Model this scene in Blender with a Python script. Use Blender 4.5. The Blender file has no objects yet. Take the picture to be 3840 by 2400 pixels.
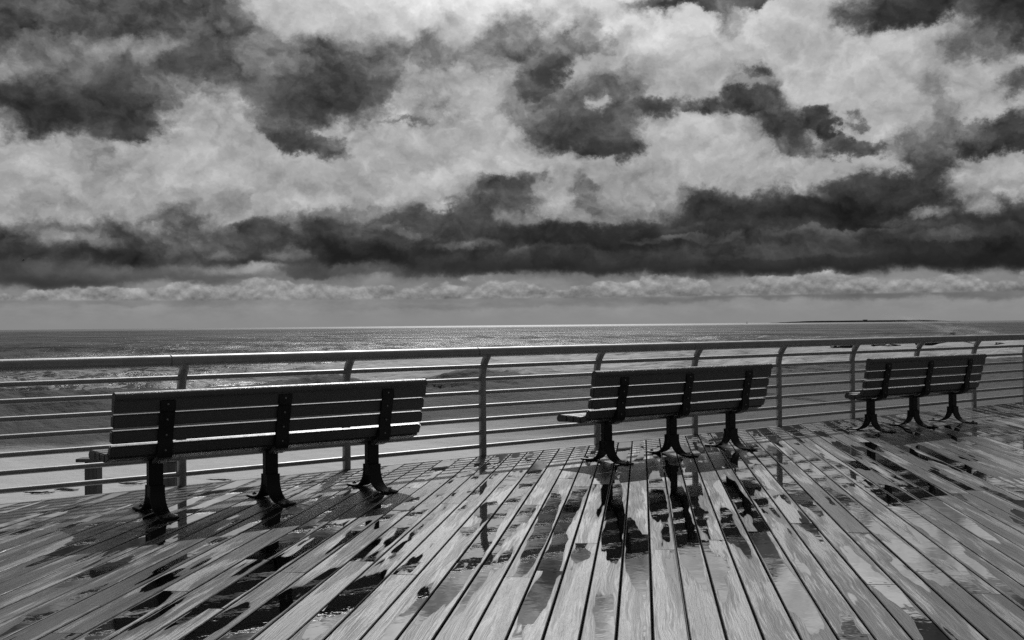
import bpy, bmesh, math, random
import numpy as np
from mathutils import Vector, Matrix
R = math.radians
random.seed(7)
rng = np.random.default_rng(11)
C = bpy.context.scene.collection
scene = bpy.context.scene

# ------------------------------------------------------------------ camera
F_PX, YAW, PITCH, ROLL, CAM_H, CAM_D = 4174.67, R(38.3452), R(.26287), R(-.54326), 1.27344, 8.75164
fw = Vector((math.sin(YAW)*math.cos(PITCH), math.cos(YAW)*math.cos(PITCH), math.sin(PITCH)))
rt0 = Vector((math.cos(YAW), -math.sin(YAW), 0)); up0 = rt0.cross(fw)
rt = rt0*math.cos(ROLL) + up0*math.sin(ROLL)
up = -rt0*math.sin(ROLL) + up0*math.cos(ROLL)
cam_d = bpy.data.cameras.new('camera'); cam = bpy.data.objects.new('camera', cam_d); C.objects.link(cam)
m = Matrix((rt, up, -fw)).transposed().to_4x4(); m.translation = Vector((0, -CAM_D, CAM_H))
cam.matrix_world = m
cam_d.sensor_width = 36; cam_d.lens = 36*F_PX/3840; cam_d.clip_end = 100000; cam_d.clip_start = .05
scene.camera = cam
def ray(px, py):                       # photograph pixel -> world direction (used to place things and clouds)
    return (fw + rt*((px-1920)/F_PX) + up*((1200-py)/F_PX)).normalized()
def on_z(px, py, z):
    d = ray(px, py); t = (z-CAM_H)/d.z
    return Vector((0, -CAM_D, CAM_H)) + d*t

# ------------------------------------------------------------------ exposure and light
scene.view_settings.view_transform = 'Standard'; scene.view_settings.look = 'None'
scene.view_settings.gamma = 1; scene.view_settings.exposure = 0.0
scene.cycles.use_denoising = False; scene.cycles.sample_clamp_indirect = 1.5; scene.cycles.sample_clamp_direct = 6.
SUN_AZ, SUN_EL = math.atan2(.68, .84), R(38.7)
sd = bpy.data.lights.new('sun', 'SUN'); sun = bpy.data.objects.new('sun', sd); C.objects.link(sun)
sd.energy = 2.6; sd.angle = R(.7); sd.color = (1, 1, 1)
to_sun = Vector((math.sin(SUN_AZ)*math.cos(SUN_EL), math.cos(SUN_AZ)*math.cos(SUN_EL), math.sin(SUN_EL)))
sun.rotation_euler = (-to_sun).to_track_quat('-Z', 'Y').to_euler()

# ------------------------------------------------------------------ node helper
class NT:
    def __init__(s, nt): s.nt = nt; s.N = nt.nodes; s.L = nt.links
    def n(s, t, ins=None, **kw):
        nd = s.N.new(t)
        for k, v in kw.items(): setattr(nd, k, v)
        if ins:
            for k, v in ins.items():
                sock = nd.inputs[k]
                if isinstance(v, bpy.types.NodeSocket): s.L.new(v, sock)
                else: sock.default_value = v
        return nd
    def math(s, op, a, b=0., c=0., clamp=False):
        nd = s.n('ShaderNodeMath', {0: a, 1: b, 2: c}, operation=op); nd.use_clamp = clamp
        return nd.outputs[0]
    def vm(s, op, a, b=(0, 0, 0)):
        nd = s.n('ShaderNodeVectorMath', {0: a, 1: b}, operation=op)
        return nd.outputs['Value'] if op in ('DOT_PRODUCT', 'LENGTH') else nd.outputs[0]
    def mix(s, f, a, b):
        return s.n('ShaderNodeMix', {0: f, 2: a, 3: b}, data_type='FLOAT', clamp_factor=True).outputs[0]
    def mixc(s, f, a, b):
        return s.n('ShaderNodeMix', {0: f, 6: a, 7: b}, data_type='RGBA', clamp_factor=True).outputs[2]
    def ss(s, v, a, b, o0=0., o1=1.):
        return s.n('ShaderNodeMapRange', {0: v, 1: a, 2: b, 3: o0, 4: o1}, interpolation_type='SMOOTHSTEP').outputs[0]
    def noise(s, vec, scale, detail=4, rough=.55, out=0, dist=0.):
        return s.n('ShaderNodeTexNoise', {'Vector': vec, 'Scale': scale, 'Detail': detail, 'Roughness': rough, 'Distortion': dist}).outputs[out]
    def xyz(s, x, y, z=0.):
        return s.n('ShaderNodeCombineXYZ', {0: x, 1: y, 2: z}).outputs[0]
    def grey(s, v):
        return s.n('ShaderNodeCombineColor', {0: v, 1: v, 2: v}).outputs[0]

# ------------------------------------------------------------------ sky
world = bpy.data.worlds.new('World'); scene.world = world; world.use_nodes = True
w = NT(world.node_tree); w.N.clear()
D = w.n('ShaderNodeTexCoord').outputs['Generated']
sky = w.n('ShaderNodeTexSky', sky_type='NISHITA', sun_disc=False, sun_elevation=SUN_EL, sun_rotation=SUN_AZ, air_density=1., dust_density=2.)
skybw = w.n('ShaderNodeRGBToBW', {0: sky.outputs[0]}).outputs[0]
lf = w.vm('SUBTRACT', w.noise(D, 8., 2, .5, out=1), (.5, .5, .5))
hf = w.vm('SUBTRACT', w.noise(w.vm('MULTIPLY', D, (1, 1, 1.25)), 24., 7, .66, out=1), (.5, .5, .5))
warp = w.vm('ADD', w.vm('MULTIPLY', lf, (.030, .030, .022)), w.vm('MULTIPLY', hf, (.065, .065, .050)))
Dw = w.vm('ADD', D, warp)
fwH = Vector((math.sin(YAW), math.cos(YAW), 0)); rtH = Vector((math.cos(YAW), -math.sin(YAW), 0))
def azel(vec):
    f = w.vm('DOT_PRODUCT', vec, tuple(fwH)); r = w.vm('DOT_PRODUCT', vec, tuple(rtH))
    z = w.n('ShaderNodeSeparateXYZ', {0: vec}).outputs[2]
    h = w.math('SQRT', w.math('ADD', w.math('MULTIPLY', f, f), w.math('MULTIPLY', r, r)))
    return w.math('ARCTAN2', r, f), w.math('ARCTAN2', z, h)
az0, el0 = azel(D)
az, el = azel(Dw)
# less vertical warp close to the horizon so that the cloud bases stay flat
# billowing detail: rounded puffs (inverted cell distance) over fractal noise, compared with itself a step towards the sun
def billow(vec, sc):
    v = w.n('ShaderNodeTexVoronoi', {'Vector': vec, 'Scale': sc, 'Detail': 3., 'Roughness': .55, 'Lacunarity': 2.2}, feature='F1', normalize=True).outputs['Distance']
    return v
Dn = w.vm('ADD', w.vm('MULTIPLY', D, (1, 1, 1.2)), w.vm('MULTIPLY', warp, (.7, .7, .7)))
STEP = (0, 0, .012)
nA = w.noise(Dn, 15., 8, .6)
nB = w.noise(w.vm('ADD', Dn, STEP), 15., 8, .6)
vA = billow(Dn, 16.); vB = billow(w.vm('ADD', Dn, STEP), 16.)
el = w.math('ADD', el, w.math('MULTIPLY_ADD', vA, .030, -.011))         # rounded bulges push the cloud edges outwards
az = w.math('ADD', az, w.math('MULTIPLY_ADD', vB, .024, -.009))
elw = w.mix(w.ss(el0, .03, .15), w.math('MULTIPLY_ADD', w.math('SUBTRACT', el, el0), .38, el0), el)
Dh = w.vm('ADD', w.vm('MULTIPLY', D, (1, 1, 1.35)), w.vm('MULTIPLY', hf, (.010, .010, .010)))
nC = w.noise(w.vm('MULTIPLY', D, (1, 1, 2.6)), 22., 6, .62)
vC = billow(Dh, 55.); vD = billow(w.vm('ADD', Dh, (0, 0, .0055)), 55.)
# brightness profile with elevation
def E(y): return math.atan((768-y)/2630)
prof = [(800, .50), (768, .53), (722, .54), (708, .49), (700, .50), (678, .50), (668, .49), (652, .42), (640, .27), (560, .29), (545, .36), (525, .60), (400, .66), (200, .66), (0, .72)]
cr = w.n('ShaderNodeValToRGB', {0: w.math('MULTIPLY', elw, 3.)}); cr.color_ramp.interpolation = 'LINEAR'
els = cr.color_ramp.elements
while len(els) > 1: els.remove(els[-1])
els[0].position = 0; els[0].color = (.53,)*3+(1,)
for y, v in prof[2:]:
    e = els.new(min(1, E(y)*3)); e.color = (v, v, v, 1)
Fv = w.n('ShaderNodeRGBToBW', {0: cr.outputs[0]}).outputs[0]
# clouds, in display pixels of the photograph converted to azimuth/elevation: (x, y, rx, ry, tilt, brightness, softness)
B = [(1213,15,420,60,0,.93),(1500,60,300,80,0,.83),(700,27,150,45,0,.70),(583,13,60,30,0,.74),(1880,190,260,100,0,.72),
(50,33,150,75,0,.24),(233,60,190,70,0,.37),(420,55,150,55,0,.29),(480,85,110,30,0,.34),(83,123,70,32,0,.47),(167,150,130,40,0,.38),
(367,133,75,32,-10,.47),(100,207,130,45,0,.36),(27,245,80,35,0,.28),(200,262,175,55,5,.21),(290,240,95,75,0,.22),(250,290,90,35,0,.21),
(417,177,60,35,-20,.24),(500,150,65,45,0,.25),(517,215,120,28,5,.45),(717,200,150,75,0,.27),(640,225,60,50,0,.28),(633,117,90,40,0,.48),
(717,113,70,22,5,.35),(500,270,120,30,10,.62),(717,335,95,28,18,.25),(683,293,42,20,0,.31),(200,347,55,42,0,.52),(17,300,45,25,10,.42),(90,350,110,25,0,.66),
(823,200,80,72,0,.29),(889,183,38,28,0,.33),(923,123,160,36,0,.42),(1006,138,90,26,8,.43),(1213,112,80,52,0,.33),(1223,67,50,34,0,.46),
(1075,60,40,40,0,.70),(1356,103,100,24,5,.46),(1370,60,30,30,0,.6),(1273,182,58,34,-38,.29),(1189,167,32,32,0,.52),(1000,250,85,42,10,.54),(949,287,70,9,-3,.37),
(1389,285,115,72,0,.26),(1439,217,65,52,0,.33),(1423,358,68,28,8,.20),(1306,293,60,30,20,.30),(1406,247,26,18,0,.66),(1239,267,75,26,10,.48),
(1546,260,42,27,20,.25),(1573,17,90,22,0,.42),(1780,0,240,18,0,.29),(1730,45,35,48,30,.46),(2146,15,150,38,-5,.21),(2380,33,110,42,0,.20),(2363,90,130,32,0,.42),
(1680,250,95,15,3,.30),(1786,240,52,34,0,.25),(1776,183,38,18,0,.36),(1776,207,38,12,0,.60),(1830,283,62,42,35,.33),(1866,312,52,42,30,.25),(1923,277,34,18,-35,.24),(1956,307,20,30,0,.22),
(2006,283,18,13,0,.35),(1863,353,48,18,0,.35),(2013,350,65,22,10,.28),(2146,343,48,28,30,.30),(2180,375,55,32,0,.30),(2330,322,135,28,3,.25),(2396,300,42,32,0,.25),
(2246,308,75,20,15,.40),(2406,200,34,27,0,.30),(2213,233,42,52,0,.52),
(60,551,80,28,0,.33),(160,560,90,22,0,.45),(293,595,120,26,4,.17),(383,575,42,48,0,.32),(433,535,38,32,30,.35),(67,597,150,17,5,.21),(100,648,190,30,0,.24),
(380,650,200,16,0,.33),(500,578,50,25,0,.34),(633,548,52,34,0,.22),(600,600,120,20,0,.20),(583,638,95,11,0,.56),(860,636,110,11,0,.34),(733,642,75,12,0,.29),
(793,570,70,45,0,.22),(873,535,140,36,0,.25),(860,593,180,24,0,.14),(640,575,60,20,0,.24),(1040,592,140,24,0,.17),
(1106,520,140,48,0,.25),(1223,450,60,52,10,.25),(1156,442,50,22,0,.29),(1180,400,150,16,-8,.72),(1070,430,70,30,-30,.68),(1206,511,42,24,25,.42),(1323,535,60,13,25,.56),(1306,440,50,60,0,.62),
(1489,471,95,42,10,.60),(1390,470,50,20,40,.4),(1023,491,34,12,5,.62),(1106,578,70,8,0,.38),(1239,585,26,12,0,.42),
(1420,560,240,30,0,.15),(1306,618,330,24,0,.18),(2020,565,520,62,-2,.15),(1846,515,300,46,0,.13),(1700,555,300,28,0,.15),(2113,470,125,46,0,.15),(2163,420,45,42,0,.22),(2046,440,90,26,0,.22),
(2385,530,130,55,0,.13),(1946,578,320,32,0,.19),(1780,612,280,26,0,.20),(2280,590,220,42,0,.15),(2163,507,70,13,-8,.42),(2313,485,40,18,20,.50),(2330,440,90,26,15,.62),(1713,461,38,13,30,.52),(1890,455,30,12,30,.5),
(1700,480,90,38,10,.2),(1010,436,55,24,-25,.70),(1085,398,60,20,-20,.74),(330,718,230,7,0,.48),(1150,722,330,6,0,.49),(2100,700,400,9,0,.42),(2000,664,560,14,-1,.53),(2050,692,560,10,-1,.42),(690,603,45,14,0,.38),(235,572,55,13,0,.42),(385,548,26,14,0,.5),(945,548,60,10,10,.40),(860,505,75,12,-5,.47),(1620,566,130,8,0,.25),(2010,545,180,9,-3,.25),(1830,604,160,8,0,.26),(540,600,40,12,0,.36),(2230,555,60,12,0,.27)]
chain = Fv
for b in B:
    cx, cy, rx, ry, tl, val = b
    d = ray(cx*1.5874, cy*1.5874)
    a = math.atan2(d.dot(rtH), d.dot(fwH)); e_ = math.asin(d.z); k_ = 1.17 if val < .36 else 1.05
    mp = w.n('ShaderNodeMapping', {'Vector': w.xyz(az, elw, chain), 'Location': (a, e_, 0), 'Rotation': (0, 0, -R(tl)), 'Scale': (rx/2630*math.cos(a)**2*k_, ry/2630*k_, 1e6)}, vector_type='TEXTURE').outputs[0]
    dd = w.vm('DOT_PRODUCT', mp, mp)
    g = w.math('POWER', .45, w.math('MULTIPLY', w.math('MULTIPLY', dd, dd), dd)) if val < .30 else w.math('POWER', .42, w.math('POWER', dd, 1.4))
    if val < .36 and rx*ry > 1400:      # deep clouds: paler crown, darker base
        val = w.math('ADD', w.vm('DOT_PRODUCT', mp, (0, .055, 0)), val+.012)
    chain = w.mix(g, chain, val)
hz = w.ss(el0, .03, .075)                              # 0 in the low cumulus strip, 1 above
det = w.mix(hz, w.math('MULTIPLY_ADD', nC, .24, -.12), w.math('MULTIPLY_ADD', nA, w.ss(chain, .3, .62, .62, .30), w.ss(chain, .3, .62, -.31, -.15)))
det = w.math('MULTIPLY', det, w.ss(el0, .0, .022, .15, 1))
rel = w.mix(hz, 0., w.math('ADD', w.math('MULTIPLY', w.math('SUBTRACT', nA, nB), .5), w.math('MULTIPLY', w.math('SUBTRACT', vB, vA), 1.0)))
rel = w.math('MULTIPLY', rel, w.ss(el0, .014, .026))
amp = w.math('MULTIPLY', w.ss(chain, .12, .50, .34, 1.), w.ss(chain, .54, .68, 1., .62))
Fv = w.math('ADD', chain, w.math('MULTIPLY', w.math('ADD', det, rel), amp))
# far row of small cumulus standing on a flat base just above the horizon
e1_, e2_ = E(704), E(648)
hgt = w.math('MULTIPLY', w.math('SUBTRACT', el0, e1_), 1/(e2_-e1_))
nS = w.noise(w.vm('MULTIPLY', D, (1, 1, 2)), 15., 3, .5)
puff = w.math('SUBTRACT', w.math('MULTIPLY_ADD', nS, 2.8, -.58), w.math('MULTIPLY', vC, .55))
cm = w.math('MULTIPLY', w.ss(w.math('SUBTRACT', puff, hgt), -.04, .10), w.ss(hgt, -.06, .04))
cu = w.math('ADD', w.math('MULTIPLY_ADD', w.ss(hgt, 0., .6), .08, .50), w.math('ADD', w.math('MULTIPLY', w.math('SUBTRACT', vD, vC), .6), w.math('MULTIPLY_ADD', nC, .20, -.10)))
cm = w.math('MULTIPLY', cm, w.ss(Fv, .30, .44))
Fv = w.mix(cm, Fv, cu)
# out of the photograph's view: mean overcast overhead and behind, bright round the veiled sun
cosS = w.vm('DOT_PRODUCT', D, tuple(to_sun))
back = w.math('MULTIPLY_ADD', w.noise(D, 3., 6, .6), .45, .03)
back = w.math('ADD', back, w.math('MULTIPLY', w.ss(w.n('ShaderNodeSeparateXYZ', {0: D}).outputs[2], .3, .9), .08))
back = w.mix(w.ss(cosS, .72, 1.), back, .92)
inside = w.math('MULTIPLY', w.ss(w.math('ABSOLUTE', az0), .75, .55), w.ss(el0, .42, .33))
Fv = w.mix(inside, back, Fv)
lum = w.math('POWER', w.math('MAXIMUM', Fv, .02), 2.2)
lum = w.math('MULTIPLY', lum, 10.)
lum = w.mix(.005, lum, skybw)
bg = w.n('ShaderNodeBackground', {0: w.grey(lum), 1: .1})
wo = w.n('ShaderNodeOutputWorld', {0: bg.outputs[0]})
world.cycles.sampling_method = 'MANUAL'; world.cycles.sample_map_resolution = 512

# ------------------------------------------------------------------ object helpers
def tag(o, label=None, cat=None, group=None, kind=None):
    if label: o['label'] = label
    if cat: o['category'] = cat
    if group: o['group'] = group
    if kind: o['kind'] = kind
    return o
def empty(name, loc, label, cat, group=None):
    o = bpy.data.objects.new(name, None); C.objects.link(o); o.location = loc; o.empty_display_size = .2
    return tag(o, label, cat, group)
def link(name, bm, mat, parent=None, smooth=False):
    me = bpy.data.meshes.new(name); bm.to_mesh(me); bm.free(); me.materials.append(mat)
    if smooth:
        for p in me.polygons: p.use_smooth = True
    o = bpy.data.objects.new(name, me); C.objects.link(o)
    if parent: o.parent = parent
    return o
def auto_smooth(o, ang=40):
    me = o.data
    bm = bmesh.new(); bm.from_mesh(me)
    for f in bm.faces: f.smooth = True
    for e in bm.edges:
        if len(e.link_faces) == 2 and e.calc_face_angle(0) > R(ang): e.smooth = False
    bm.to_mesh(me); bm.free()
    return o
def copy_tree(o, parent=None):
    c = o.copy(); C.objects.link(c)
    if parent: c.parent = parent
    for ch in [x for x in bpy.data.objects if x.parent == o]: copy_tree(ch, c)
    return c
def add_box(bm, x0, x1, y0, y1, z0, z1, bev=0.):
    t = bmesh.new()
    vs = [t.verts.new((x, y, z)) for x in (x0, x1) for y in (y0, y1) for z in (z0, z1)]
    for f in ((0,1,3,2),(4,6,7,5),(0,4,5,1),(2,3,7,6),(0,2,6,4),(1,5,7,3)): t.faces.new([vs[i] for i in f])
    if bev: bmesh.ops.bevel(t, geom=t.edges[:], offset=bev, segments=2, affect='EDGES')
    bmesh.ops.recalc_face_normals(t, faces=t.faces[:])
    merge(bm, t)
def merge(bm, t):
    me = bpy.data.meshes.new('tmp'); t.to_mesh(me); t.free(); bm.from_mesh(me); bpy.data.meshes.remove(me)
def prism_x(bm, prof, x0, x1, bev=0., seg=2):
    t = bmesh.new(); n = len(prof)
    a = [t.verts.new((x0, y, z)) for y, z in prof]; b = [t.verts.new((x1, y, z)) for y, z in prof]
    t.faces.new(a); t.faces.new(b[::-1])
    for i in range(n): t.faces.new((a[i], b[i], b[(i+1) % n], a[(i+1) % n]))
    bmesh.ops.recalc_face_normals(t, faces=t.faces[:])
    if bev:
        bmesh.ops.bevel(t, geom=[e for e in t.edges if e.calc_face_angle(0) > R(25)], offset=bev, segments=seg, affect='EDGES')
    merge(bm, t)
def add_tube(bm, pts, r, n=20, cap=True):
    pts = [Vector(p) for p in pts]; rings = []; prev = None
    for i, p in enumerate(pts):
        d = (pts[min(i+1, len(pts)-1)] - pts[max(i-1, 0)]).normalized()
        u = Vector((0, 0, 1)) if abs(d.z) < .9 else Vector((1, 0, 0))
        if prev is not None: u = prev
        s = d.cross(u).normalized(); u = s.cross(d).normalized(); prev = u
        rr = r[i] if isinstance(r, (list, tuple)) else r
        rings.append([bm.verts.new(p + (s*math.cos(a) + u*math.sin(a))*rr) for a in [2*math.pi*k/n for k in range(n)]])
    for A, Bq in zip(rings, rings[1:]):
        for k in range(n):
            f = bm.faces.new((A[k], A[(k+1) % n], Bq[(k+1) % n], Bq[k])); f.smooth = True
    if cap:
        for f in (bm.faces.new(rings[0][::-1]), bm.faces.new(rings[-1])):
            for e in f.edges: e.smooth = False
    bmesh.ops.recalc_face_normals(bm, faces=bm.faces[:])
def material(name):
    mt = bpy.data.materials.new(name); mt.use_nodes = True
    t = NT(mt.node_tree); t.N.clear()
    t.b = t.n('ShaderNodeBsdfPrincipled'); t.o = t.n('ShaderNodeOutputMaterial', {0: t.b.outputs[0]})
    return mt, t
def setb(t, **k):
    for n, v in k.items():
        s = t.b.inputs[n.replace('_', ' ')]
        if isinstance(v, bpy.types.NodeSocket): t.L.new(v, s)
        else: s.default_value = v
def bump(t, h, strength=.3, dist=.01, normal=None):
    ins = {'Strength': strength, 'Distance': dist, 'Height': h}
    if normal is not None: ins['Normal'] = normal
    return t.n('ShaderNodeBump', ins).outputs[0]

# ------------------------------------------------------------------ materials
def painted_metal(name, base, rough, beads, metal=0.):
    mt, t = material(name); oc = t.n('ShaderNodeTexCoord').outputs['Object']
    n = t.noise(oc, 9., 5); n2 = t.noise(oc, 60., 3)
    v = t.math('MULTIPLY', t.math('MULTIPLY_ADD', n, .5, .75), base)
    wet_shade = t.noise(oc, 5., 3)
    vor = t.n('ShaderNodeTexVoronoi', {'Vector': oc, 'Scale': 150., 'Randomness': 1.}, feature='F1').outputs['Distance']
    bead = t.math('MULTIPLY', t.ss(vor, .42, .1), t.ss(t.noise(oc, 45., 2), .45, .6))
    h = t.math('ADD', t.math('MULTIPLY', bead, beads), t.math('MULTIPLY', n2, .05))
    setb(t, Base_Color=t.grey(v), Roughness=t.math('MULTIPLY_ADD', wet_shade, .25, rough-.1), Metallic=metal, Normal=bump(t, h, .6, .003))
    return mt
M_rail = painted_metal('rail_paint', .42, .50, .3, .75)
M_iron = painted_metal('black_iron', .012, .5, .2)
def plastic_lumber():
    mt, t = material('bench_lumber'); oc = t.n('ShaderNodeTexCoord').outputs['Object']
    st = t.vm('MULTIPLY', oc, (3, 60, 60))
    g = t.noise(st, 2., 5, .6)
    v = t.math('MULTIPLY', t.math('MULTIPLY_ADD', g, .5, .75), .115)
    vor = t.n('ShaderNodeTexVoronoi', {'Vector': oc, 'Scale': 130., 'Randomness': 1.}).outputs['Distance']
    nz = t.n('ShaderNodeSeparateXYZ', {0: t.n('ShaderNodeNewGeometry').outputs['Normal']}).outputs[2]
    top = t.ss(nz, .2, .7)
    bead = t.math('MULTIPLY', t.math('MULTIPLY', t.ss(vor, .45, .1), t.ss(t.noise(oc, 30., 2), .42, .55)), top)
    h = t.math('ADD', t.math('MULTIPLY', bead, 1.6), t.math('MULTIPLY', g, .12))
    setb(t, Base_Color=t.grey(v), Roughness=t.mix(top, .55, t.math('MULTIPLY_ADD', t.noise(oc, 8., 3), .3, .27)), IOR=t.mix(top, 1.5, 1.65), Normal=bump(t, h, .7, .004))
    return mt
M_lumber = plastic_lumber()
def bolt_mat():
    mt, t = material('bolt_steel'); oc = t.n('ShaderNodeTexCoord').outputs['Object']
    setb(t, Base_Color=t.grey(t.math('MULTIPLY_ADD', t.noise(oc, 300., 3), .3, .25)), Metallic=1., Roughness=.3)
    return mt
M_bolt = bolt_mat()

POOLS = [(1475,1150,1425,1465),(1507,1255,1500,1400),(1600,1130,1650,1440),(1570,1120,1572,1240),(1725,1125,1880,1415),(1330,1180,1265,1305),
(2040,1055,2085,1095),(2110,1095,2200,1165),(2230,1065,2330,1160),(2000,1100,2090,1190),(2100,1150,2170,1195),(855,1385,690,1470),(1005,1375,880,1510),(335,1315,190,1375),
(565,1285,400,1385),(645,1330,500,1440),(250,1390,60,1470),(600,1440,420,1512),(420,1430,200,1512),(940,1190,925,1200),(770,1250,820,1258),(1390,1305,1370,1315),
(1920,1080,1990,1150),(1840,1110,1900,1200),(1990,1330,2100,1420),(2150,1300,2280,1390),(1300,1380,1260,1460),(1120,1370,1040,1450),(1180,1190,1150,1215)]
PITCH_B, GAP, TH = .1478, .0092, .038
def deck_mat():
    mt, t = material('wet_deck_wood')
    bp = t.n('ShaderNodeAttribute', attribute_name='bp').outputs['Vector']     # along, across, per-board random
    be = t.n('ShaderNodeAttribute', attribute_name='be').outputs['Vector']     # distance from the two ends
    s = t.n('ShaderNodeSeparateXYZ', {0: bp}); al, ac, rd = s.outputs
    pos = t.n('ShaderNodeNewGeometry').outputs['Position']
    rz = t.math('MULTIPLY', rd, 37.)
    se = t.n('ShaderNodeSeparateXYZ', {0: be}); e0, e1 = se.outputs[0], se.outputs[1]
    # grain
    gw = t.noise(t.xyz(t.math('MULTIPLY', al, 1.6), t.math('MULTIPLY', ac, 9.), rz), 1., 2)
    gx = t.math('MULTIPLY_ADD', gw, 2.2, t.math('MULTIPLY', ac, 30.))
    g1 = t.noise(t.xyz(t.math('MULTIPLY', al, 2.4), t.math('MULTIPLY', gx, 5.), rz), 1., 5, .65)
    g2 = t.noise(t.xyz(t.math('MULTIPLY', al, 14.), t.math('MULTIPLY', ac, 260.), rz), 1., 3, .6)
    rings = t.math('SINE', t.math('MULTIPLY', t.math('ADD', gx, t.math('MULTIPLY', al, 1.1)), 9.))
    grain = t.math('ADD', t.math('ADD', t.math('MULTIPLY', g1, .6), t.math('MULTIPLY', g2, .35)), t.math('MULTIPLY', rings, .07))
    # wetness: pools that fill the cupped boards, a damp rim round them, drier wood elsewhere
    nb = t.noise(pos, .35, 2)
    ps = t.n('ShaderNodeSeparateXYZ', {0: pos})
    trend = t.math('MULTIPLY_ADD', t.ss(ps.outputs[0], 2.5, 8.5), .05, -.025)
    local = t.math('ADD', t.math('MULTIPLY_ADD', nb, .24, -.12), t.math('ADD', trend, t.math('MULTIPLY_ADD', rd, .10, -.05)))
    endb = t.math('MULTIPLY', t.ss(e1, .5, .0), .03)
    p1 = t.noise(t.xyz(t.math('MULTIPLY', al, .62), t.math('MULTIPLY', ac, 5.5), rz), 1., 3, .5, dist=.1)
    p2 = t.noise(t.xyz(t.math('MULTIPLY', al, 6.), t.math('MULTIPLY', ac, 40.), t.math('ADD', rz, 5.)), 1., 4, .6)
    rim = t.math('MULTIPLY', t.ss(t.math('ABSOLUTE', t.math('SUBTRACT', ac, .0739)), .042, .070), -.085)
    Wp = t.math('ADD', t.math('ADD', p1, t.math('MULTIPLY_ADD', p2, .035, -.0175)), t.math('ADD', t.math('ADD', local, endb), rim))
    d1 = t.noise(t.xyz(t.math('MULTIPLY', al, .75), t.math('MULTIPLY', ac, 8.), t.math('ADD', rz, 17.)), 1., 4, .6, dist=.35)
    Wd = t.math('ADD', t.math('ADD', t.math('MULTIPLY', d1, .75), t.math('MULTIPLY', Wp, .45)), t.math('MULTIPLY_ADD', grain, -.16, .08))
    bias = 0.
    for (xa, ya, xb, yb) in POOLS:
        A, Bq = on_z(xa*1.5874, ya*1.5874, 0), on_z(xb*1.5874, yb*1.5874, 0); c = (A+Bq)/2
        a_ = (c.x-c.y)*math.sqrt(.5); b_ = (c.x+c.y)*math.sqrt(.5); hl = (A-Bq).length/2+.08
        a_ = (math.floor((a_-.012)/PITCH_B)+.5)*PITCH_B+.012
        cx, cy = (a_+b_)*math.sqrt(.5), (b_-a_)*math.sqrt(.5)
        mp = t.n('ShaderNodeMapping', {'Vector': pos, 'Location': (cx, cy, 0), 'Rotation': (0, 0, R(45)), 'Scale': (hl, .068, 1e6)}, vector_type='TEXTURE').outputs[0]
        dd = t.vm('DOT_PRODUCT', mp, mp)
        g = t.math('POWER', .5, t.math('MULTIPLY', dd, dd))
        bias = t.math('MAXIMUM', bias, g)
    Wp = t.math('ADD', Wp, t.math('MULTIPLY_ADD', bias, .18, -.008))
    Wd = t.math('ADD', Wd, t.math('MULTIPLY_ADD', t.n('ShaderNodeTexWhiteNoise', {'W': rz}, noise_dimensions='1D').outputs[0], .13, -.055))
    Wd = t.math('ADD', Wd, t.math('MULTIPLY', t.ss(ps.outputs[1], -2.3, -.5), .055))
    nzt = t.n('ShaderNodeSeparateXYZ', {0: t.n('ShaderNodeNewGeometry').outputs['True Normal']}).outputs[2]
    topf = t.ss(nzt, .9, .98)
    pool = t.math('MULTIPLY', t.ss(Wp, .528, .545), topf)
    damp = t.ss(Wd, .475, .585)
    soak = t.ss(Wd, .56, .68)
    tone = t.math('MULTIPLY_ADD', rd, .75, .62)
    dry = t.math('MULTIPLY', t.ss(grain, .22, .80, .07, .29), tone)
    wetc = t.math('MULTIPLY', t.ss(grain, .25, .75, .045, .11), tone)
    skc = t.math('MULTIPLY', t.ss(grain, .25, .75, .018, .045), tone)
    col = t.mix(soak, t.mix(damp, dry, wetc), skc)
    ring = t.math('MULTIPLY', t.ss(Wp, .495, .528), t.math('SUBTRACT', 1., pool)); col = t.math('MULTIPLY', col, t.math('MULTIPLY_ADD', ring, -.6, 1.))
    col = t.mix(pool, col, .66)
    def nail(e, a):
        dx = t.math('SUBTRACT', e, .035); dy = t.math('SUBTRACT', ac, a)
        return t.ss(t.math('ADD', t.math('MULTIPLY', dx, dx), t.math('MULTIPLY', dy, dy)), .00011, .00005)
    nl = t.math('MAXIMUM', t.math('MAXIMUM', nail(e0, .035), nail(e0, .105)), t.math('MAXIMUM', nail(e1, .035), nail(e1, .105)))
    col = t.mix(nl, col, .02); col = t.mix(topf, .012, col)
    rough = t.mix(damp, t.math('MULTIPLY_ADD', grain, .2, .42), t.math('MULTIPLY_ADD', g1, .25, .17)); rough = t.mix(pool, rough, .012)
    hgt = t.math('ADD', t.math('MULTIPLY', g2, .5), g1)
    bn = bump(t, hgt, t.mix(damp, .6, .25), .004)
    rip = bump(t, t.noise(t.vm('MULTIPLY', pos, (1, 1, 0)), 9., 3, .5), .05, .010, t.xyz(0., 0., 1.))
    nm = t.n('ShaderNodeMix', {0: pool, 4: bn, 5: rip}, data_type='VECTOR').outputs[1]
    setb(t, Base_Color=t.grey(col), Roughness=rough, Metallic=pool, IOR=t.mix(damp, 1.45, 1.7), Normal=nm)
    return mt
M_deck = deck_mat()
def dark_wood():
    mt, t = material('timber'); oc = t.n('ShaderNodeTexCoord').outputs['Object']
    g = t.noise(t.vm('MULTIPLY', oc, (25, 25, 2)), 1.5, 5, .6)
    k = t.ss(t.noise(oc, 4., 2), .68, .72)
    setb(t, Base_Color=t.grey(t.mix(k, t.math('MULTIPLY', g, .13), .015)), Roughness=.75, Normal=bump(t, g, .4, .01))
    return mt
M_timber = dark_wood()
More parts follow.
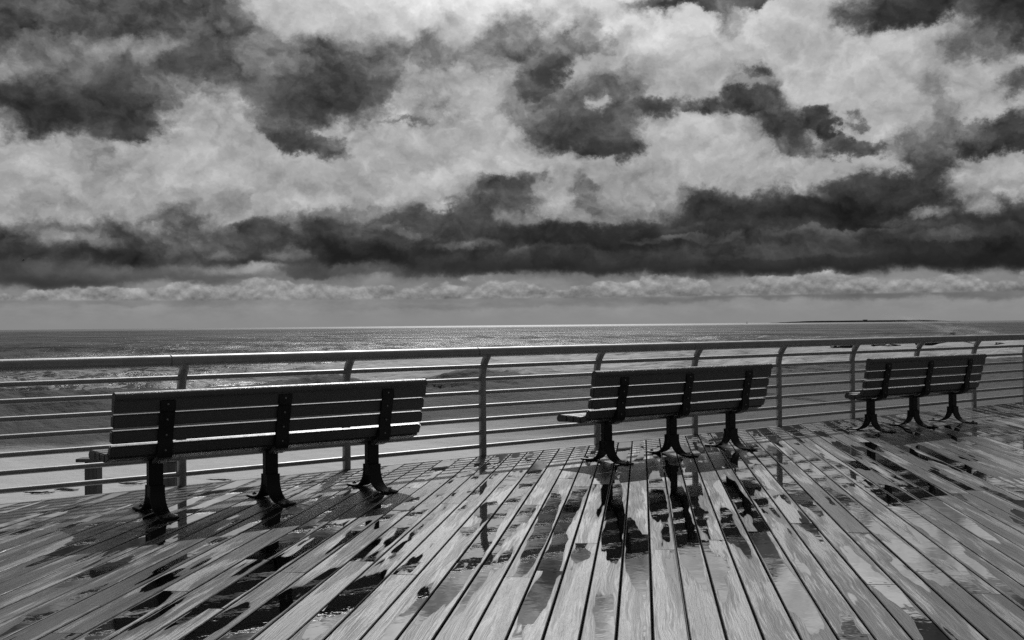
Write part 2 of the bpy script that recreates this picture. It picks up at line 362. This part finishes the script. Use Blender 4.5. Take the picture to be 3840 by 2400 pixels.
def sand_mat():
    mt, t = material('sand'); pos = t.n('ShaderNodeNewGeometry').outputs['Position']
    s = t.n('ShaderNodeSeparateXYZ', {0: pos})
    n = t.noise(pos, .5, 5); n2 = t.noise(pos, 6., 6, .65); n3 = t.noise(pos, 60., 3)
    wet_shade = t.ss(t.math('ADD', s.outputs[2], t.math('MULTIPLY', n, .25)), -1.12, -.95)  # slope darkened in colour: damp sand plus shade of the berm face
    dryc = t.math('MULTIPLY_ADD', n2, .14, .43)
    col = t.mix(wet_shade, dryc, t.math('MULTIPLY_ADD', n2, .05, .030))
    wet_shade = t.math('MAXIMUM', wet_shade, t.math('MULTIPLY', t.ss(t.math('ADD', t.math('SUBTRACT', s.outputs[0], t.math('MULTIPLY', s.outputs[1], .2)), t.math('MULTIPLY', n, 5.)), 13., 21.), .92))  # right-hand sand darkened as well, its colour standing in for slope shade
    col = t.mix(wet_shade, dryc, t.math('MULTIPLY_ADD', n2, .05, .030))
    sp = t.ss(t.noise(t.vm('MULTIPLY', pos, (1, 2.2, 1)), 2.6, 3, .6), .70, .74)
    col = t.mix(sp, col, .05)
    h = t.math('ADD', t.math('MULTIPLY', n2, 1.), t.math('MULTIPLY', n3, .15))
    setb(t, Base_Color=t.grey(col), Roughness=.85, Specular_IOR_Level=.25, Normal=bump(t, h, t.mix(wet_shade, .35, .9), .10))
    return mt
M_sand = sand_mat()
def sea_mat():
    mt, t = material('sea_water'); pos = t.n('ShaderNodeNewGeometry').outputs['Position']
    s = t.n('ShaderNodeSeparateXYZ', {0: pos}); X, Y = s.outputs[0], s.outputs[1]
    dist = t.vm('LENGTH', t.vm('SUBTRACT', pos, (0, -8.75, -3)))
    sq = t.vm('MULTIPLY', pos, (.45, 1, 0))
    wn = t.noise(sq, .9, 6, .62)
    wn2 = t.noise(t.vm('MULTIPLY', pos, (.5, 1, 0)), .09, 5, .6)
    wp = t.vm('ADD', t.vm('MULTIPLY', pos, (.35, 1, 0)), t.vm('MULTIPLY', t.noise(pos, .12, 3, .5, out=1), (14, 14, 0)))
    f1 = t.noise(wp, .16, 6, .66); f2 = t.noise(t.vm('MULTIPLY', pos, (.5, 1., 0)), 1.1, 5, .65)
    fil = t.math('ABSOLUTE', t.math('SUBTRACT', t.noise(wp, .42, 5, .62), .5))      # thin foam filaments
    surf = t.ss(Y, 185., 95.)
    right = t.ss(t.math('DIVIDE', X, t.math('ADD', Y, 9.)), .35, .85)
    th = t.math('SUBTRACT', t.math('SUBTRACT', .70, t.math('MULTIPLY', surf, .15)), t.math('MULTIPLY', t.math('MULTIPLY', right, surf), .36))
    fo = t.ss(t.math('ADD', f1, t.math('MULTIPLY_ADD', f2, .25, -.125)), th, t.math('ADD', th, .09))
    fo = t.math('MAXIMUM', fo, t.math('MULTIPLY', t.ss(fil, .045, .0), t.math('MULTIPLY', surf, .9)))
    fo = t.math('MULTIPLY', fo, t.ss(dist, 600., 250.))
    col = t.mix(fo, .016, .40)
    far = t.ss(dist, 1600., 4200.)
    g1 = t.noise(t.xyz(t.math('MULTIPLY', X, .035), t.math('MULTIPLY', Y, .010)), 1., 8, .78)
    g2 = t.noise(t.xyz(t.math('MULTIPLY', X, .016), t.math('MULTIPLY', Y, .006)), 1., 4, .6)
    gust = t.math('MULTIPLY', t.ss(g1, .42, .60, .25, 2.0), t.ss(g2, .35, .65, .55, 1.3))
    rough = t.mix(fo, t.mix(far, .28, .42), .6)
    h = t.math('ADD', t.math('MULTIPLY', wn, 1.), t.math('MULTIPLY', wn2, 4.))
    setb(t, Base_Color=t.grey(col), Roughness=rough, IOR=1.33, Specular_IOR_Level=t.mix(far, t.math('MULTIPLY', t.mix(fo, .09, .04), gust), .5), Normal=bump(t, h, 1., .36))  # near specular kept low in place of cloud shade over the water
    return mt
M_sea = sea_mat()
def rock_mat(name='wet_rock', base=.03):
    mt, t = material(name); oc = t.n('ShaderNodeTexCoord').outputs['Object']
    n = t.noise(oc, 3., 6, .65)
    setb(t, Base_Color=t.grey(t.math('MULTIPLY', t.math('ADD', n, .5), base)), Roughness=.6, Normal=bump(t, n, .8, .1))
    return mt
M_rock = rock_mat(); M_land = rock_mat('far_land', .38); M_weed = rock_mat('seaweed', .02)  # far_land is lightened so that its colour carries distance haze

# ------------------------------------------------------------------ boardwalk
PITCH_B, GAP, TH = .1478, .0092, .038
XA, XB, YB, YE = -12., 74., -14., -.055
r2 = math.sqrt(.5)
def build_deck():
    V, Fc, BP, BE = [], [], [], []
    def piece(a0, a1, b0a, b0b, b1a, b1b, rd):      # corners: (a0,b0a) (a1,b0b) (a1,b1b) (a0,b1a)
        dz = random.uniform(-.0012, .0012); ch = .0035
        tilt = random.uniform(-.0008, .0008)
        def P3(a, b, z): return ((a+b)*r2, (b-a)*r2, z)
        out = [(a0, b0a), (a1, b0b), (a1, b1b), (a0, b1a)]
        ins = [(a0+ch, b0a+ch*.6), (a1-ch, b0b+ch*.6), (a1-ch, b1b-ch*.6), (a0+ch, b1a-ch*.6)]
        k = len(V)
        for i, (a, b) in enumerate(ins): V.append(P3(a, b, dz + (tilt if i in (1, 2) else -tilt)))
        for a, b in out: V.append(P3(a, b, dz-ch))
        for a, b in out: V.append(P3(a, b, -TH))
        ac0 = a0 - GAP/2
        for lst in (ins, out, out):
            for a, b in lst:
                BP.append((b, a-ac0+GAP/2, rd)); BE.append((b-min(b0a, b0b), max(b1a, b1b)-b, 0))
        Fc.append((k, k+1, k+2, k+3))
        for i in range(4):
            j = (i+1) % 4
            Fc.append((k+4+i, k+4+j, k+j, k+i)); Fc.append((k+8+i, k+8+j, k+4+j, k+4+i))
    i0 = int((XA - 0)*r2/PITCH_B)-1; i1 = int((XB+14)*r2/PITCH_B)+1
    c45 = YE*math.sqrt(2)
    for i in range(i0, i1):
        a0 = i*PITCH_B+GAP/2 + .012; a1 = a0+PITCH_B-GAP
        bt0, bt1 = a0+c45, a1+c45                    # y = YE
        bb = a0 + YB*math.sqrt(2)
        b = bt0; first = True; rb = random.random()
        L = random.choice([1.2, 1.8, 2.4, 3.0, 3.6])
        while b > bb:
            nb = b-L
            piece(a0, a1, nb+.003, nb+.003, bt0 if first else b, bt1 if first else b, random.random())
            first = False; b = nb; L = random.choice([2.4, 3.0, 3.6, 3.6])
    # edge board along the sea side
    n = len(V)
    x = XA
    while x < XB:
        x1 = x+3.6; k = len(V); rd = random.random()
        y0, y1 = YE+.006, YE+.045
        for z in (0., -.12):
            for (px, py) in ((x, y0), (x1-.004, y0), (x1-.004, y1), (x, y1)):
                V.append((px, py, z)); BP.append((px, py-y0+.02, rd)); BE.append((1, 1, 0))
        Fc.append((k, k+1, k+2, k+3))
        for i in range(4):
            j = (i+1) % 4; Fc.append((k+4+i, k+4+j, k+j, k+i))
        x = x1
    me = bpy.data.meshes.new('boardwalk'); me.from_pydata(V, [], Fc); me.update()
    for nm, dat in (('bp', BP), ('be', BE)):
        at = me.attributes.new(nm, 'FLOAT_VECTOR', 'POINT'); at.data.foreach_set('vector', np.array(dat, np.float32).ravel())
    me.materials.append(M_deck)
    bm = bmesh.new(); bm.from_mesh(me); bmesh.ops.recalc_face_normals(bm, faces=bm.faces[:]); bm.to_mesh(me); bm.free()
    o = bpy.data.objects.new('boardwalk', me); C.objects.link(o); tag(o, kind='structure')
build_deck()
bm = bmesh.new(); add_box(bm, XA, XB, YB-1, YE+.03, -.42, -.12)  # solid dark box added under the boards to keep the gaps black
tag(link('boardwalk_gap_backing', bm, M_timber), kind='structure')

# ------------------------------------------------------------------ railing
X0, SP = 3.4952, 1.524
rail = empty('railing', (X0, 0, 0), 'grey metal railing with thick round handrail and seven thin rails along the boardwalk edge', 'railing')
RZ, RY, RR = 1.013, -.095, .047
def post_path():
    pts = [(0, 0, -.4), (0, 0, .72)]
    Rr = .36
    for k in range(1, 9):
        a = k/8*R(47)
        pts.append((0, -(Rr-Rr*math.cos(a)), .74+Rr*math.sin(a)))
    return pts
IP = list(range(-2, 14))
for i in IP:
    bm = bmesh.new(); add_tube(bm, post_path(), .0365, 24)
    o = link('post', bm, M_rail, rail); o.location = (i*SP, 0, 0)
xs = [-3.2]; 
k = 0
while k <= 13: xs.append(k*SP-.13); k += 2
xs.append(13*SP+.4)
for a, b in zip(xs, xs[1:]):
    bm = bmesh.new()
    add_tube(bm, [(a+.004, RY, RZ), (a+.006, RY, RZ), (a+.009, RY, RZ), (b-.009, RY, RZ), (b-.006, RY, RZ), (b-.004, RY, RZ)], [RR-.002, RR, RR, RR, RR, RR-.002], 48)
    add_tube(bm, [(b-.02, RY, RZ), (b+.02, RY, RZ)], RR-.008, 24)
    link('handrail', bm, M_rail, rail)
def py_at(z):
    if z < .74: return 0
    return -(.36-math.sqrt(.36**2-(z-.74)**2))
for z in (.872, .744, .614, .483, .352, .221, .090):
    bm = bmesh.new(); add_tube(bm, [(xs[0], py_at(z), z), (xs[-1], py_at(z), z)], .0208, 20)
    for i in IP:                          # weld collars
        for sgn in (-1, 1):
            add_tube(bm, [(i*SP+sgn*.030, py_at(z), z), (i*SP+sgn*.040, py_at(z), z)], [.025, .0212], 20, cap=False)
    link('rail', bm, M_rail, rail)

# ------------------------------------------------------------------ benches (origin under the middle leg, on the deck)
YC = -1.21
def bench():
    root = empty('bench', (0, 0, 0), 'x', 'bench', 'benches facing the sea along the railing')
    L = 2.44
    def sl(name, prof, bev=.006, l=L):
        bm = bmesh.new(); prism_x(bm, [(y-YC, z) for y, z in prof], -l/2, l/2, bev)
        return auto_smooth(link(name, bm, M_lumber, root), 35)
    cap = [(-1.448, .722), (-1.387, .731), (-1.398, .800), (-1.397, .815)] + [(-1.437+.0405*math.cos(a), .822+.0365*math.sin(a)) for a in [R(8+q*20.5) for q in range(9)]] + [(-1.476, .812), (-1.459, .800)]
    sl('back_slat', cap, .004)
    sl('back_slat', [(-1.376, .711), (-1.433, .707), (-1.4185, .620), (-1.363, .627)], .009)
    sl('back_slat', [(-1.351, .605), (-1.408, .600), (-1.393, .513), (-1.336, .521)], .009)
    sl('back_slat', [(-1.331, .507), (-1.384, .494), (-1.352, .421), (-1.303, .452)], .008)
    sl('seat_slat', [(-1.250, .434), (-1.300, .455), (-1.338, .412), (-1.252, .380)], .007)
    sl('seat_slat', [(-1.155, .440), (-1.242, .438), (-1.242, .381), (-1.155, .381)], .007)
    sl('seat_slat', [(-1.061, .442), (-1.147, .441), (-1.147, .382), (-1.061, .382)], .007)
    sl('seat_slat', [(-1.052, .442), (-.965, .444), (-.93, .437), (-.913, .412), (-.917, .388), (-.935, .377), (-1.052, .382)], .006)
    for lx in (-.865, 0, .865):
        bm = bmesh.new()
        add_box(bm, lx-.05, lx+.05, -.028, .028, .115, .372, .004)
        # seat bearer under the slats
        prism_x(bm, [(y-YC, z) for y, z in [(-.945, .378), (-.95, .362), (-1.10, .352), (-1.30, .352), (-1.365, .385), (-1.345, .402), (-1.28, .374)]], lx-.035, lx+.035, .003)
        leg = auto_smooth(link('leg', bm, M_iron, root), 35)
        for sg in (-1, 1):
            bm = bmesh.new()
            o_, i_ = [], []
            o_ = [(.050, .198), (.050, .140)]
            i_ = [(.029, .198), (.0285, .120)]
            cy, cz, ro = .205, .150, .150
            for q in range(1, 9):
                a = R(180 + q*10)
                o_.append((cy+ro*1.02*math.cos(a), cz+(ro-.012)*math.sin(a)))
            o_ += [(.215, .016), (.305, .014)]
            cy2 = .205
            for q in range(1, 9):
                a = R(180 + q*10.5)
                i_.append((cy2+.176*math.cos(a)*1., .142+.140*math.sin(a)))
            i_ += [(.305, .0015)]
            prof = [(sg*y, z) for y, z in o_] + [(sg*y, z) for y, z in i_[::-1]]
            prism_x(bm, prof, lx-.052, lx+.052, .0015, 1)
            auto_smooth(link('foot', bm, M_iron, leg), 30)
            bm = bmesh.new()
            add_box(bm, lx-.013, lx+.013, sg*.272-.013, sg*.272+.013, .012, .030, .003)
            add_tube(bm, [(lx, sg*.272, .028), (lx, sg*.272, .038)], .007, 10)
            link('bolt', bm, M_bolt, leg)
        bm = bmesh.new()
        back = [(-1.452, .792), (-1.452, .722), (-1.437, .707), (-1.4225, .620), (-1.412, .600), (-1.397, .513), (-1.388, .494), (-1.356, .421), (-1.34, .400), (-1.29, .366)]
        prof = [(y-YC, z) for y, z in back] + [(y-YC-.012, z-.002) for y, z in back[::-1]]
        prof = prof[:len(back)] + [(-1.30-YC, .352), (-1.365-YC, .372), (-1.40-YC, .400), (-1.412-YC, .44), (-1.418-YC, .50)] + [(y-YC-.016, z) for y, z in back[5::-1]]
        prism_x(bm, prof, lx-.052, lx+.052, .003, 1)
        st = auto_smooth(link('back_bracket', bm, M_iron, root), 35)
        for (by, bz) in ((-1.466, .765), (-1.448, .662), (-1.428, .556), (-1.410, .452)):
            bm = bmesh.new(); bmesh.ops.create_uvsphere(bm, u_segments=10, v_segments=6, radius=.0085)
            bmesh.ops.scale(bm, vec=(1, .6, 1), verts=bm.verts[:]); bmesh.ops.translate(bm, vec=(lx, by-YC-.001, bz), verts=bm.verts[:])
            link('bolt', bm, M_bolt, st, True)
    return root
b1 = bench()
for n, (x, y, a, lab) in enumerate([(3.685, YC, 0, 'nearest dark slatted bench, with two timber posts on the sand behind its left end'),
                                    (7.93, YC-.003, 0, 'middle one of the three dark slatted benches, standing over long black puddle reflections'),
                                    (12.19, -1.17, -.8, 'farthest dark slatted bench, at the right, with a seat slat missing')]):
    o = b1 if n == 0 else copy_tree(b1)
    o.location = (x, y, 0); o.rotation_euler = (0, 0, R(a)); o['label'] = lab
    if n == 2:                            # this one has lost a seat slat and its front slat is shorter
        ss_ = sorted([c for c in bpy.data.objects if c.parent == o and c.name.startswith('seat_slat')], key=lambda c: sum(v.co.y for v in c.data.vertices)/len(c.data.vertices))
        bpy.data.objects.remove(ss_[2]); ss_[3].location.x = .08; ss_[3].scale.x = .93; ss_[3].location.y = -.07

# ------------------------------------------------------------------ beach
crest_x = np.array([-40, 0, 6.98, 8.89, 11.7, 13.2, 14.6, 16.1, 17.7, 18.6, 19.6, 20.6, 21.4, 22.3, 23.2, 26, 31, 36, 45.7, 56.5, 120])
crest_z = np.array([-.2, -.22, -.19, -.20, -.38, -.36, -.22, -.13, -.45, -.46, -.36, -.18, -.12, -.17, -.40, -.51, -.52, -.52, -.55, -.65, -.8])
def vnoise(x, y, seed, oct=5, rough=.5):
    out = np.zeros_like(x); a = 1.; tot = 0
    r = np.random.default_rng(seed)
    for o in range(oct):
        g = r.random((256, 256)); fx, fy = x*2**o, y*2**o
        ix, iy = np.floor(fx).astype(int), np.floor(fy).astype(int); tx, ty = fx-ix, fy-iy
        tx = tx*tx*(3-2*tx); ty = ty*ty*(3-2*ty)
        G = lambda i, j: g[i % 256, j % 256]
        v = (G(ix, iy)*(1-tx)+G(ix+1, iy)*tx)*(1-ty)+(G(ix, iy+1)*(1-tx)+G(ix+1, iy+1)*tx)*ty
        out += a*(v-.5); tot += a; a *= rough
    return out/tot*2
def grid_mesh(name, X, Y, Z, mat, smooth=True):
    nu, nv = X.shape
    me = bpy.data.meshes.new(name)
    me.vertices.add(nu*nv); me.vertices.foreach_set('co', np.stack([X, Y, Z], -1).astype(np.float32).ravel())
    i = np.arange(nu*nv).reshape(nu, nv)
    q = np.stack([i[:-1, :-1], i[1:, :-1], i[1:, 1:], i[:-1, 1:]], -1).reshape(-1, 4)
    me.loops.add(q.size); me.loops.foreach_set('vertex_index', q.ravel().astype(np.int32))
    me.polygons.add(len(q)); me.polygons.foreach_set('loop_start', np.arange(0, q.size, 4, dtype=np.int32))
    me.polygons.foreach_set('loop_total', np.full(len(q), 4, np.int32))
    me.update(calc_edges=True); me.validate()
    if smooth: me.polygons.foreach_set('use_smooth', np.ones(len(q), bool))
    me.materials.append(mat)
    o = bpy.data.objects.new(name, me); C.objects.link(o)
    return o
gx = np.concatenate([np.linspace(-30, 2, 30)[:-1], np.linspace(2, 60, 700), np.linspace(60, 260, 120)[1:]])
gy = np.concatenate([np.linspace(-20, 5, 8)[:-1], np.linspace(5, 34, 300), np.linspace(34, 60, 20)[1:]])
X, Y = np.meshgrid(gx, gy, indexing='ij')
cz = np.interp(X, crest_x, crest_z)
yt = np.interp(X, [0, 10, 18, 24, 30], [14.2, 13.2, 11.8, 8., 6.])      # toe of the bulldozed slope
s = np.clip((Y-yt)/(20-yt), 0, 1)
base = -1.3
S = np.where(X < 28, s**1.7, s**1.35)
z = base + (cz-base)*S
yc2 = np.clip((Y-20)/15, 0, 1)
z = np.where(Y > 20, cz - yc2**1.1*3.4, z)
lump = np.exp(-((Y-20)/2.6)**2)
sc = vnoise(X*.9+vnoise(X*.4, Y*.4, 5)*1.5, Y*.55, 3, 5, .55)
z += lump*(np.abs(sc)*-.32+.06) + vnoise(X*.5, Y*.5, 9)*.05 + vnoise(X*2.5, Y*2.5, 10, 3)*.018
# raked tracks on the slope
rk = np.clip((X-19)/6, 0, 1)*np.exp(-((Y-15)/3.5)**2)
z += rk*.022*np.sin((X*.92-Y*.45)*9+vnoise(X, Y, 21, 3)*3)
o = grid_mesh('beach', X, Y, z, M_sand); tag(o, kind='structure')
bm = bmesh.new(); vs = [bm.verts.new(v) for v in ((-400, -400, -1.6), (400, -400, -1.6), (400, -15, -1.6), (-400, -15, -1.6))]; bm.faces.new(vs)
tag(link('ground', bm, M_sand), kind='structure')

# ------------------------------------------------------------------ sea
SEA = -3.
def build_sea():
    th = np.linspace(YAW-R(46), YAW+R(46), 1150)
    t = np.arange(104, .5, -.4)
    Rr = np.concatenate([4.27*1113/t, np.geomspace(11000, 60000, 12)])
    RR_, TH_ = np.meshgrid(Rr, th, indexing='ij')
    X = RR_*np.sin(TH_); Y = RR_*np.cos(TH_)-CAM_D
    Z = np.zeros_like(X); dR = RR_**2*.4/4752
    r = np.random.default_rng(5)
    for k in range(60):
        lam = 1.2*(1.052**k)*r.uniform(.9, 1.1)
        dirn = R(180)+r.normal(0, .38)
        kx, ky = math.sin(dirn)*2*math.pi/lam, math.cos(dirn)*2*math.pi/lam
        wgt = np.clip((lam/(1.6*dR)-.4)/.8, 0, 1)
        ph = kx*X+ky*Y+r.uniform(0, 6.28)
        Z += wgt*.017*lam**.72*(np.exp(1.0*(np.sin(ph)-1))*1.6-.75)
    # rollers standing up in the surf zone
    for yc, am, ph in ((74, .30, .3), (92, .40, 1.7), (118, .5, 4.), (150, .45, 2.2)):
        cy = yc + 4*np.sin(X*.021+ph)+2.5*np.sin(X*.063+ph*2)+1.2*vnoise(X*.12, Y*.12, 60)
        Z += am*np.exp(-((Y-cy)/2.4)**2)*(.45+.55*np.clip(vnoise(X*.03+ph, Y*0+ph, 40)*1.6+.4, 0, 1))
    fade = np.clip((RR_-30)/30, .2, 1)
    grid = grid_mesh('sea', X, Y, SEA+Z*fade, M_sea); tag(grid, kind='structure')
build_sea()

# ------------------------------------------------------------------ things on the beach and in the sea
t0 = on_z(350, 1728, -.17); t1 = on_z(640, 1728, -.17)
wb = empty('timber_barrier', (t0.x, t0.y, -1.3), 'low timber barrier of two square posts and cap board behind the nearest bench', 'barrier')
dv = (t1-t0); ang = math.atan2(dv.y, dv.x); ln = dv.length
wb.rotation_euler = (0, 0, ang)
for q in (0, ln):
    bm = bmesh.new(); add_box(bm, q-.07, q+.07, -.07, .07, -.6, 1.12, .005); link('post', bm, M_timber, wb)
bm = bmesh.new(); add_box(bm, -.16, ln+.10, -.09, .09, 1.123, 1.16, .004); link('cap_board', bm, M_timber, wb)

def scrap(px, py, L, lab):
    p = on_z(px, py, -1.285); bm = bmesh.new()
    for q in range(3):
        pts = []; a = random.uniform(-.35, .35)+R(-38); x, y = random.uniform(-.1, .1)*L, random.uniform(-.06, .06)
        for k in range(7):
            pts.append((x, y, .012+random.uniform(0, .02))); x += math.cos(a)*L/6; y += math.sin(a)*L/6; a += random.uniform(-.5, .5)
        add_tube(bm, pts, [.003, .007, .010, .011, .008, .006, .003], 6)
    o = link('seaweed_scrap', bm, M_weed, None, True); o.location = p; tag(o, lab, 'seaweed', 'dark scraps of seaweed on the bright sand')
scrap(445, 1818, .42, 'thin dark scrap of seaweed on the sand just right of the left timber post')
scrap(548, 1814, .3, 'short dark scrap of seaweed lying beside the nearest bench leg')
scrap(325, 1829, .25, 'small dark seaweed scrap lying just left of the left timber post')
scrap(205, 1841, .4, 'dark seaweed strand on sand under the lowest rail, left of the posts')
scrap(95, 1853, .5, 'dark seaweed strand on sand nearest the left edge of the photo')
scrap(783, 1803, .45, 'dark forked seaweed scrap on sand between the first two legs of the nearest bench')

def rock(px, py, wid, hgt, lab, grp='dark rocks awash beyond the beach'):
    p = on_z(px, py, SEA); bm = bmesh.new()
    bmesh.ops.create_icosphere(bm, subdivisions=4, radius=1)
    seed = random.uniform(0, 99)
    from mathutils import noise
    for v in bm.verts:
        d = 1 + .55*noise.noise(v.co*1.3+Vector((seed, 0, 0))) + .25*noise.noise(v.co*3.3+Vector((0, seed, 0)))
        v.co = Vector((v.co.x*wid/2*d, v.co.y*wid/3*d, v.co.z*hgt*d))
    o = link('rock', bm, M_rock); o.location = (p.x, p.y, SEA+.05); o.rotation_euler = (0, 0, -YAW+random.uniform(-.3, .3)); tag(o, lab, 'rock', grp)
K = 3.27
for a, b, wd, h, lab in [(130, 268, 2.4, .25, 'flat dark rock awash at the left end of the rocks above the far bench'),
        (235, 268, 2.4, .95, 'pointed dark rock just left of the railing post by the far bench'),
        (655, 260, 2.6, .5, 'small dark rounded rock awash, second group from the left beyond the far bench'),
        (808, 258, 2.2, .35, 'low flat dark rock awash, alone between two groups of rocks'),
        (1188, 248, 1.5, .35, 'tiny dark rock awash just left of the biggest rock'),
        (1310, 248, 5., 1.15, 'biggest dark rock of the row, standing in the surf above the far bench'),
        (1398, 246, 3., .9, 'dark rock leaning against the right side of the biggest rock'),
        (1595, 243, 3., .55, 'middling dark rock awash right of the biggest rock'),
        (1710, 242, 4.8, .6, 'long low dark rock awash at the right end of the row'),
        (2112, 236, 1.6, .3, 'tiny lone dark rock awash near the right edge of the photo'),
        (1540, 112, 1.7, .8, 'dark rock out at sea with spray blowing over it')]:
    rock(3100+a/K, 1220+b/K, wd, h, lab)

# low headland with a building, and a beacon, far off
def far_point(px, dist):
    d = ray(px, 1205); d.z = 0; d.normalize(); return Vector((0, -CAM_D, 0)) + d*dist
bm = bmesh.new(); tops = []
pxs = np.linspace(2885, 3600, 90)
for side in (0, 1):
    row = []
    for i, q in enumerate(pxs):
        p = far_point(q, 12500+side*1500); k = (q-2885)/715
        h = 2 + 17*min(1, k*4.5)*(1 if k < .82 else max(.12, 1-(k-.82)*7)) + random.uniform(-1, 1)*(.8 if k < .82 else .2)
        row.append((bm.verts.new((p.x, p.y, SEA-3)), bm.verts.new((p.x, p.y, SEA+h))))
    tops.append(row)
for r_ in tops:
    for A, Bq in zip(r_, r_[1:]): bm.faces.new((A[0], Bq[0], Bq[1], A[1]))
for A, Bq, A2, B2 in zip(tops[0], tops[0][1:], tops[1], tops[1][1:]): bm.faces.new((A[1], Bq[1], B2[1], A2[1]))
bmesh.ops.recalc_face_normals(bm, faces=bm.faces[:])
tag(link('headland', bm, M_land), kind='structure')
p = far_point(3244, 12400); bb = empty('building', (p.x, p.y, SEA), 'tiny blocky building on the low headland at the horizon', 'building'); bb.rotation_euler = (0, 0, -YAW)
bm = bmesh.new(); add_box(bm, -20, 20, -14, 14, 0, 24); link('wall', bm, M_land, bb)
bm = bmesh.new(); add_box(bm, -22, 22, -15, 15, 24.01, 27); link('roof', bm, M_land, bb)
p = far_point(2801, 6000); bb = empty('beacon', (p.x, p.y, SEA), 'tiny dark beacon standing out of the sea on the horizon left of the headland', 'beacon')
bm = bmesh.new(); add_tube(bm, [(0, 0, -1), (0, 0, 3), (0, 0, 3.01), (0, 0, 8)], [2.6, 2.4, 1.2, 1.], 12); link('tower', bm, M_rock, bb)
bm = bmesh.new(); add_tube(bm, [(0, 0, 8.01), (0, 0, 9.5), (0, 0, 11)], [1.6, 1.6, .3], 12); link('lantern', bm, M_rock, bb)

# gull
def gull():
    d = ray(88, 976); p = Vector((0, -CAM_D, CAM_H)) + d*230
    bm = bmesh.new()
    add_tube(bm, [(-.26, 0, 0), (-.18, 0, .01), (-.05, 0, .0), (.10, 0, 0), (.2, 0, .03), (.27, 0, .03), (.32, 0, .02)], [.012, .04, .075, .07, .045, .035, .008], 10)
    for sg in (-1, 1):
        pts = [(0, sg*.03, .03), (.03, sg*.22, .13), (.0, sg*.40, .10), (-.08, sg*.60, -.06)]; ch = [.16, .15, .12, .03]
        rows = []
        for (x, y, z), c in zip(pts, ch):
            rows.append([bm.verts.new((x+c/2, y, z+.006)), bm.verts.new((x-c/2, y, z+.004)), bm.verts.new((x-c/2, y, z-.004)), bm.verts.new((x+c/2, y, z-.006))])
        for A, Bq in zip(rows, rows[1:]):
            for k in range(4): bm.faces.new((A[k], A[(k+1) % 4], Bq[(k+1) % 4], Bq[k]))
    bmesh.ops.recalc_face_normals(bm, faces=bm.faces[:])
    o = link('gull', bm, M_rock); o.location = p; o.rotation_euler = (R(20), R(-10), -YAW+R(12)); tag(o, 'tiny dark gull flying low in front of the clouds at the left', 'bird')
gull()

# wind-blown spray over the far rocks
def spray():
    p = on_z(3580, 1262, SEA)
    bm = bmesh.new(); bmesh.ops.create_icosphere(bm, subdivisions=3, radius=1)
    mt = bpy.data.materials.new('spray'); mt.use_nodes = True; t = NT(mt.node_tree); t.N.clear()
    oc = t.n('ShaderNodeTexCoord').outputs['Object']
    rad = t.ss(t.vm('LENGTH', oc), 1., .2)
    n = t.noise(t.vm('MULTIPLY', oc, (3, 1, 2)), 1.6, 4, .6)
    dn = t.math('MULTIPLY', t.math('MULTIPLY', rad, t.ss(n, .45, .75)), .08)
    v = t.n('ShaderNodeVolumePrincipled', {'Color': (.9, .9, .9, 1), 'Density': dn, 'Anisotropy': .5})
    t.n('ShaderNodeOutputMaterial', {1: v.outputs[0]})
    o = link('sea_spray', bm, mt); o.location = (p.x, p.y, SEA+2.3); o.scale = (24, 9, 2.6); o.rotation_euler = (0, R(10), -YAW)
    tag(o, 'pale wind-blown spray rising from breaking waves at the right', 'spray', kind='stuff')
spray()
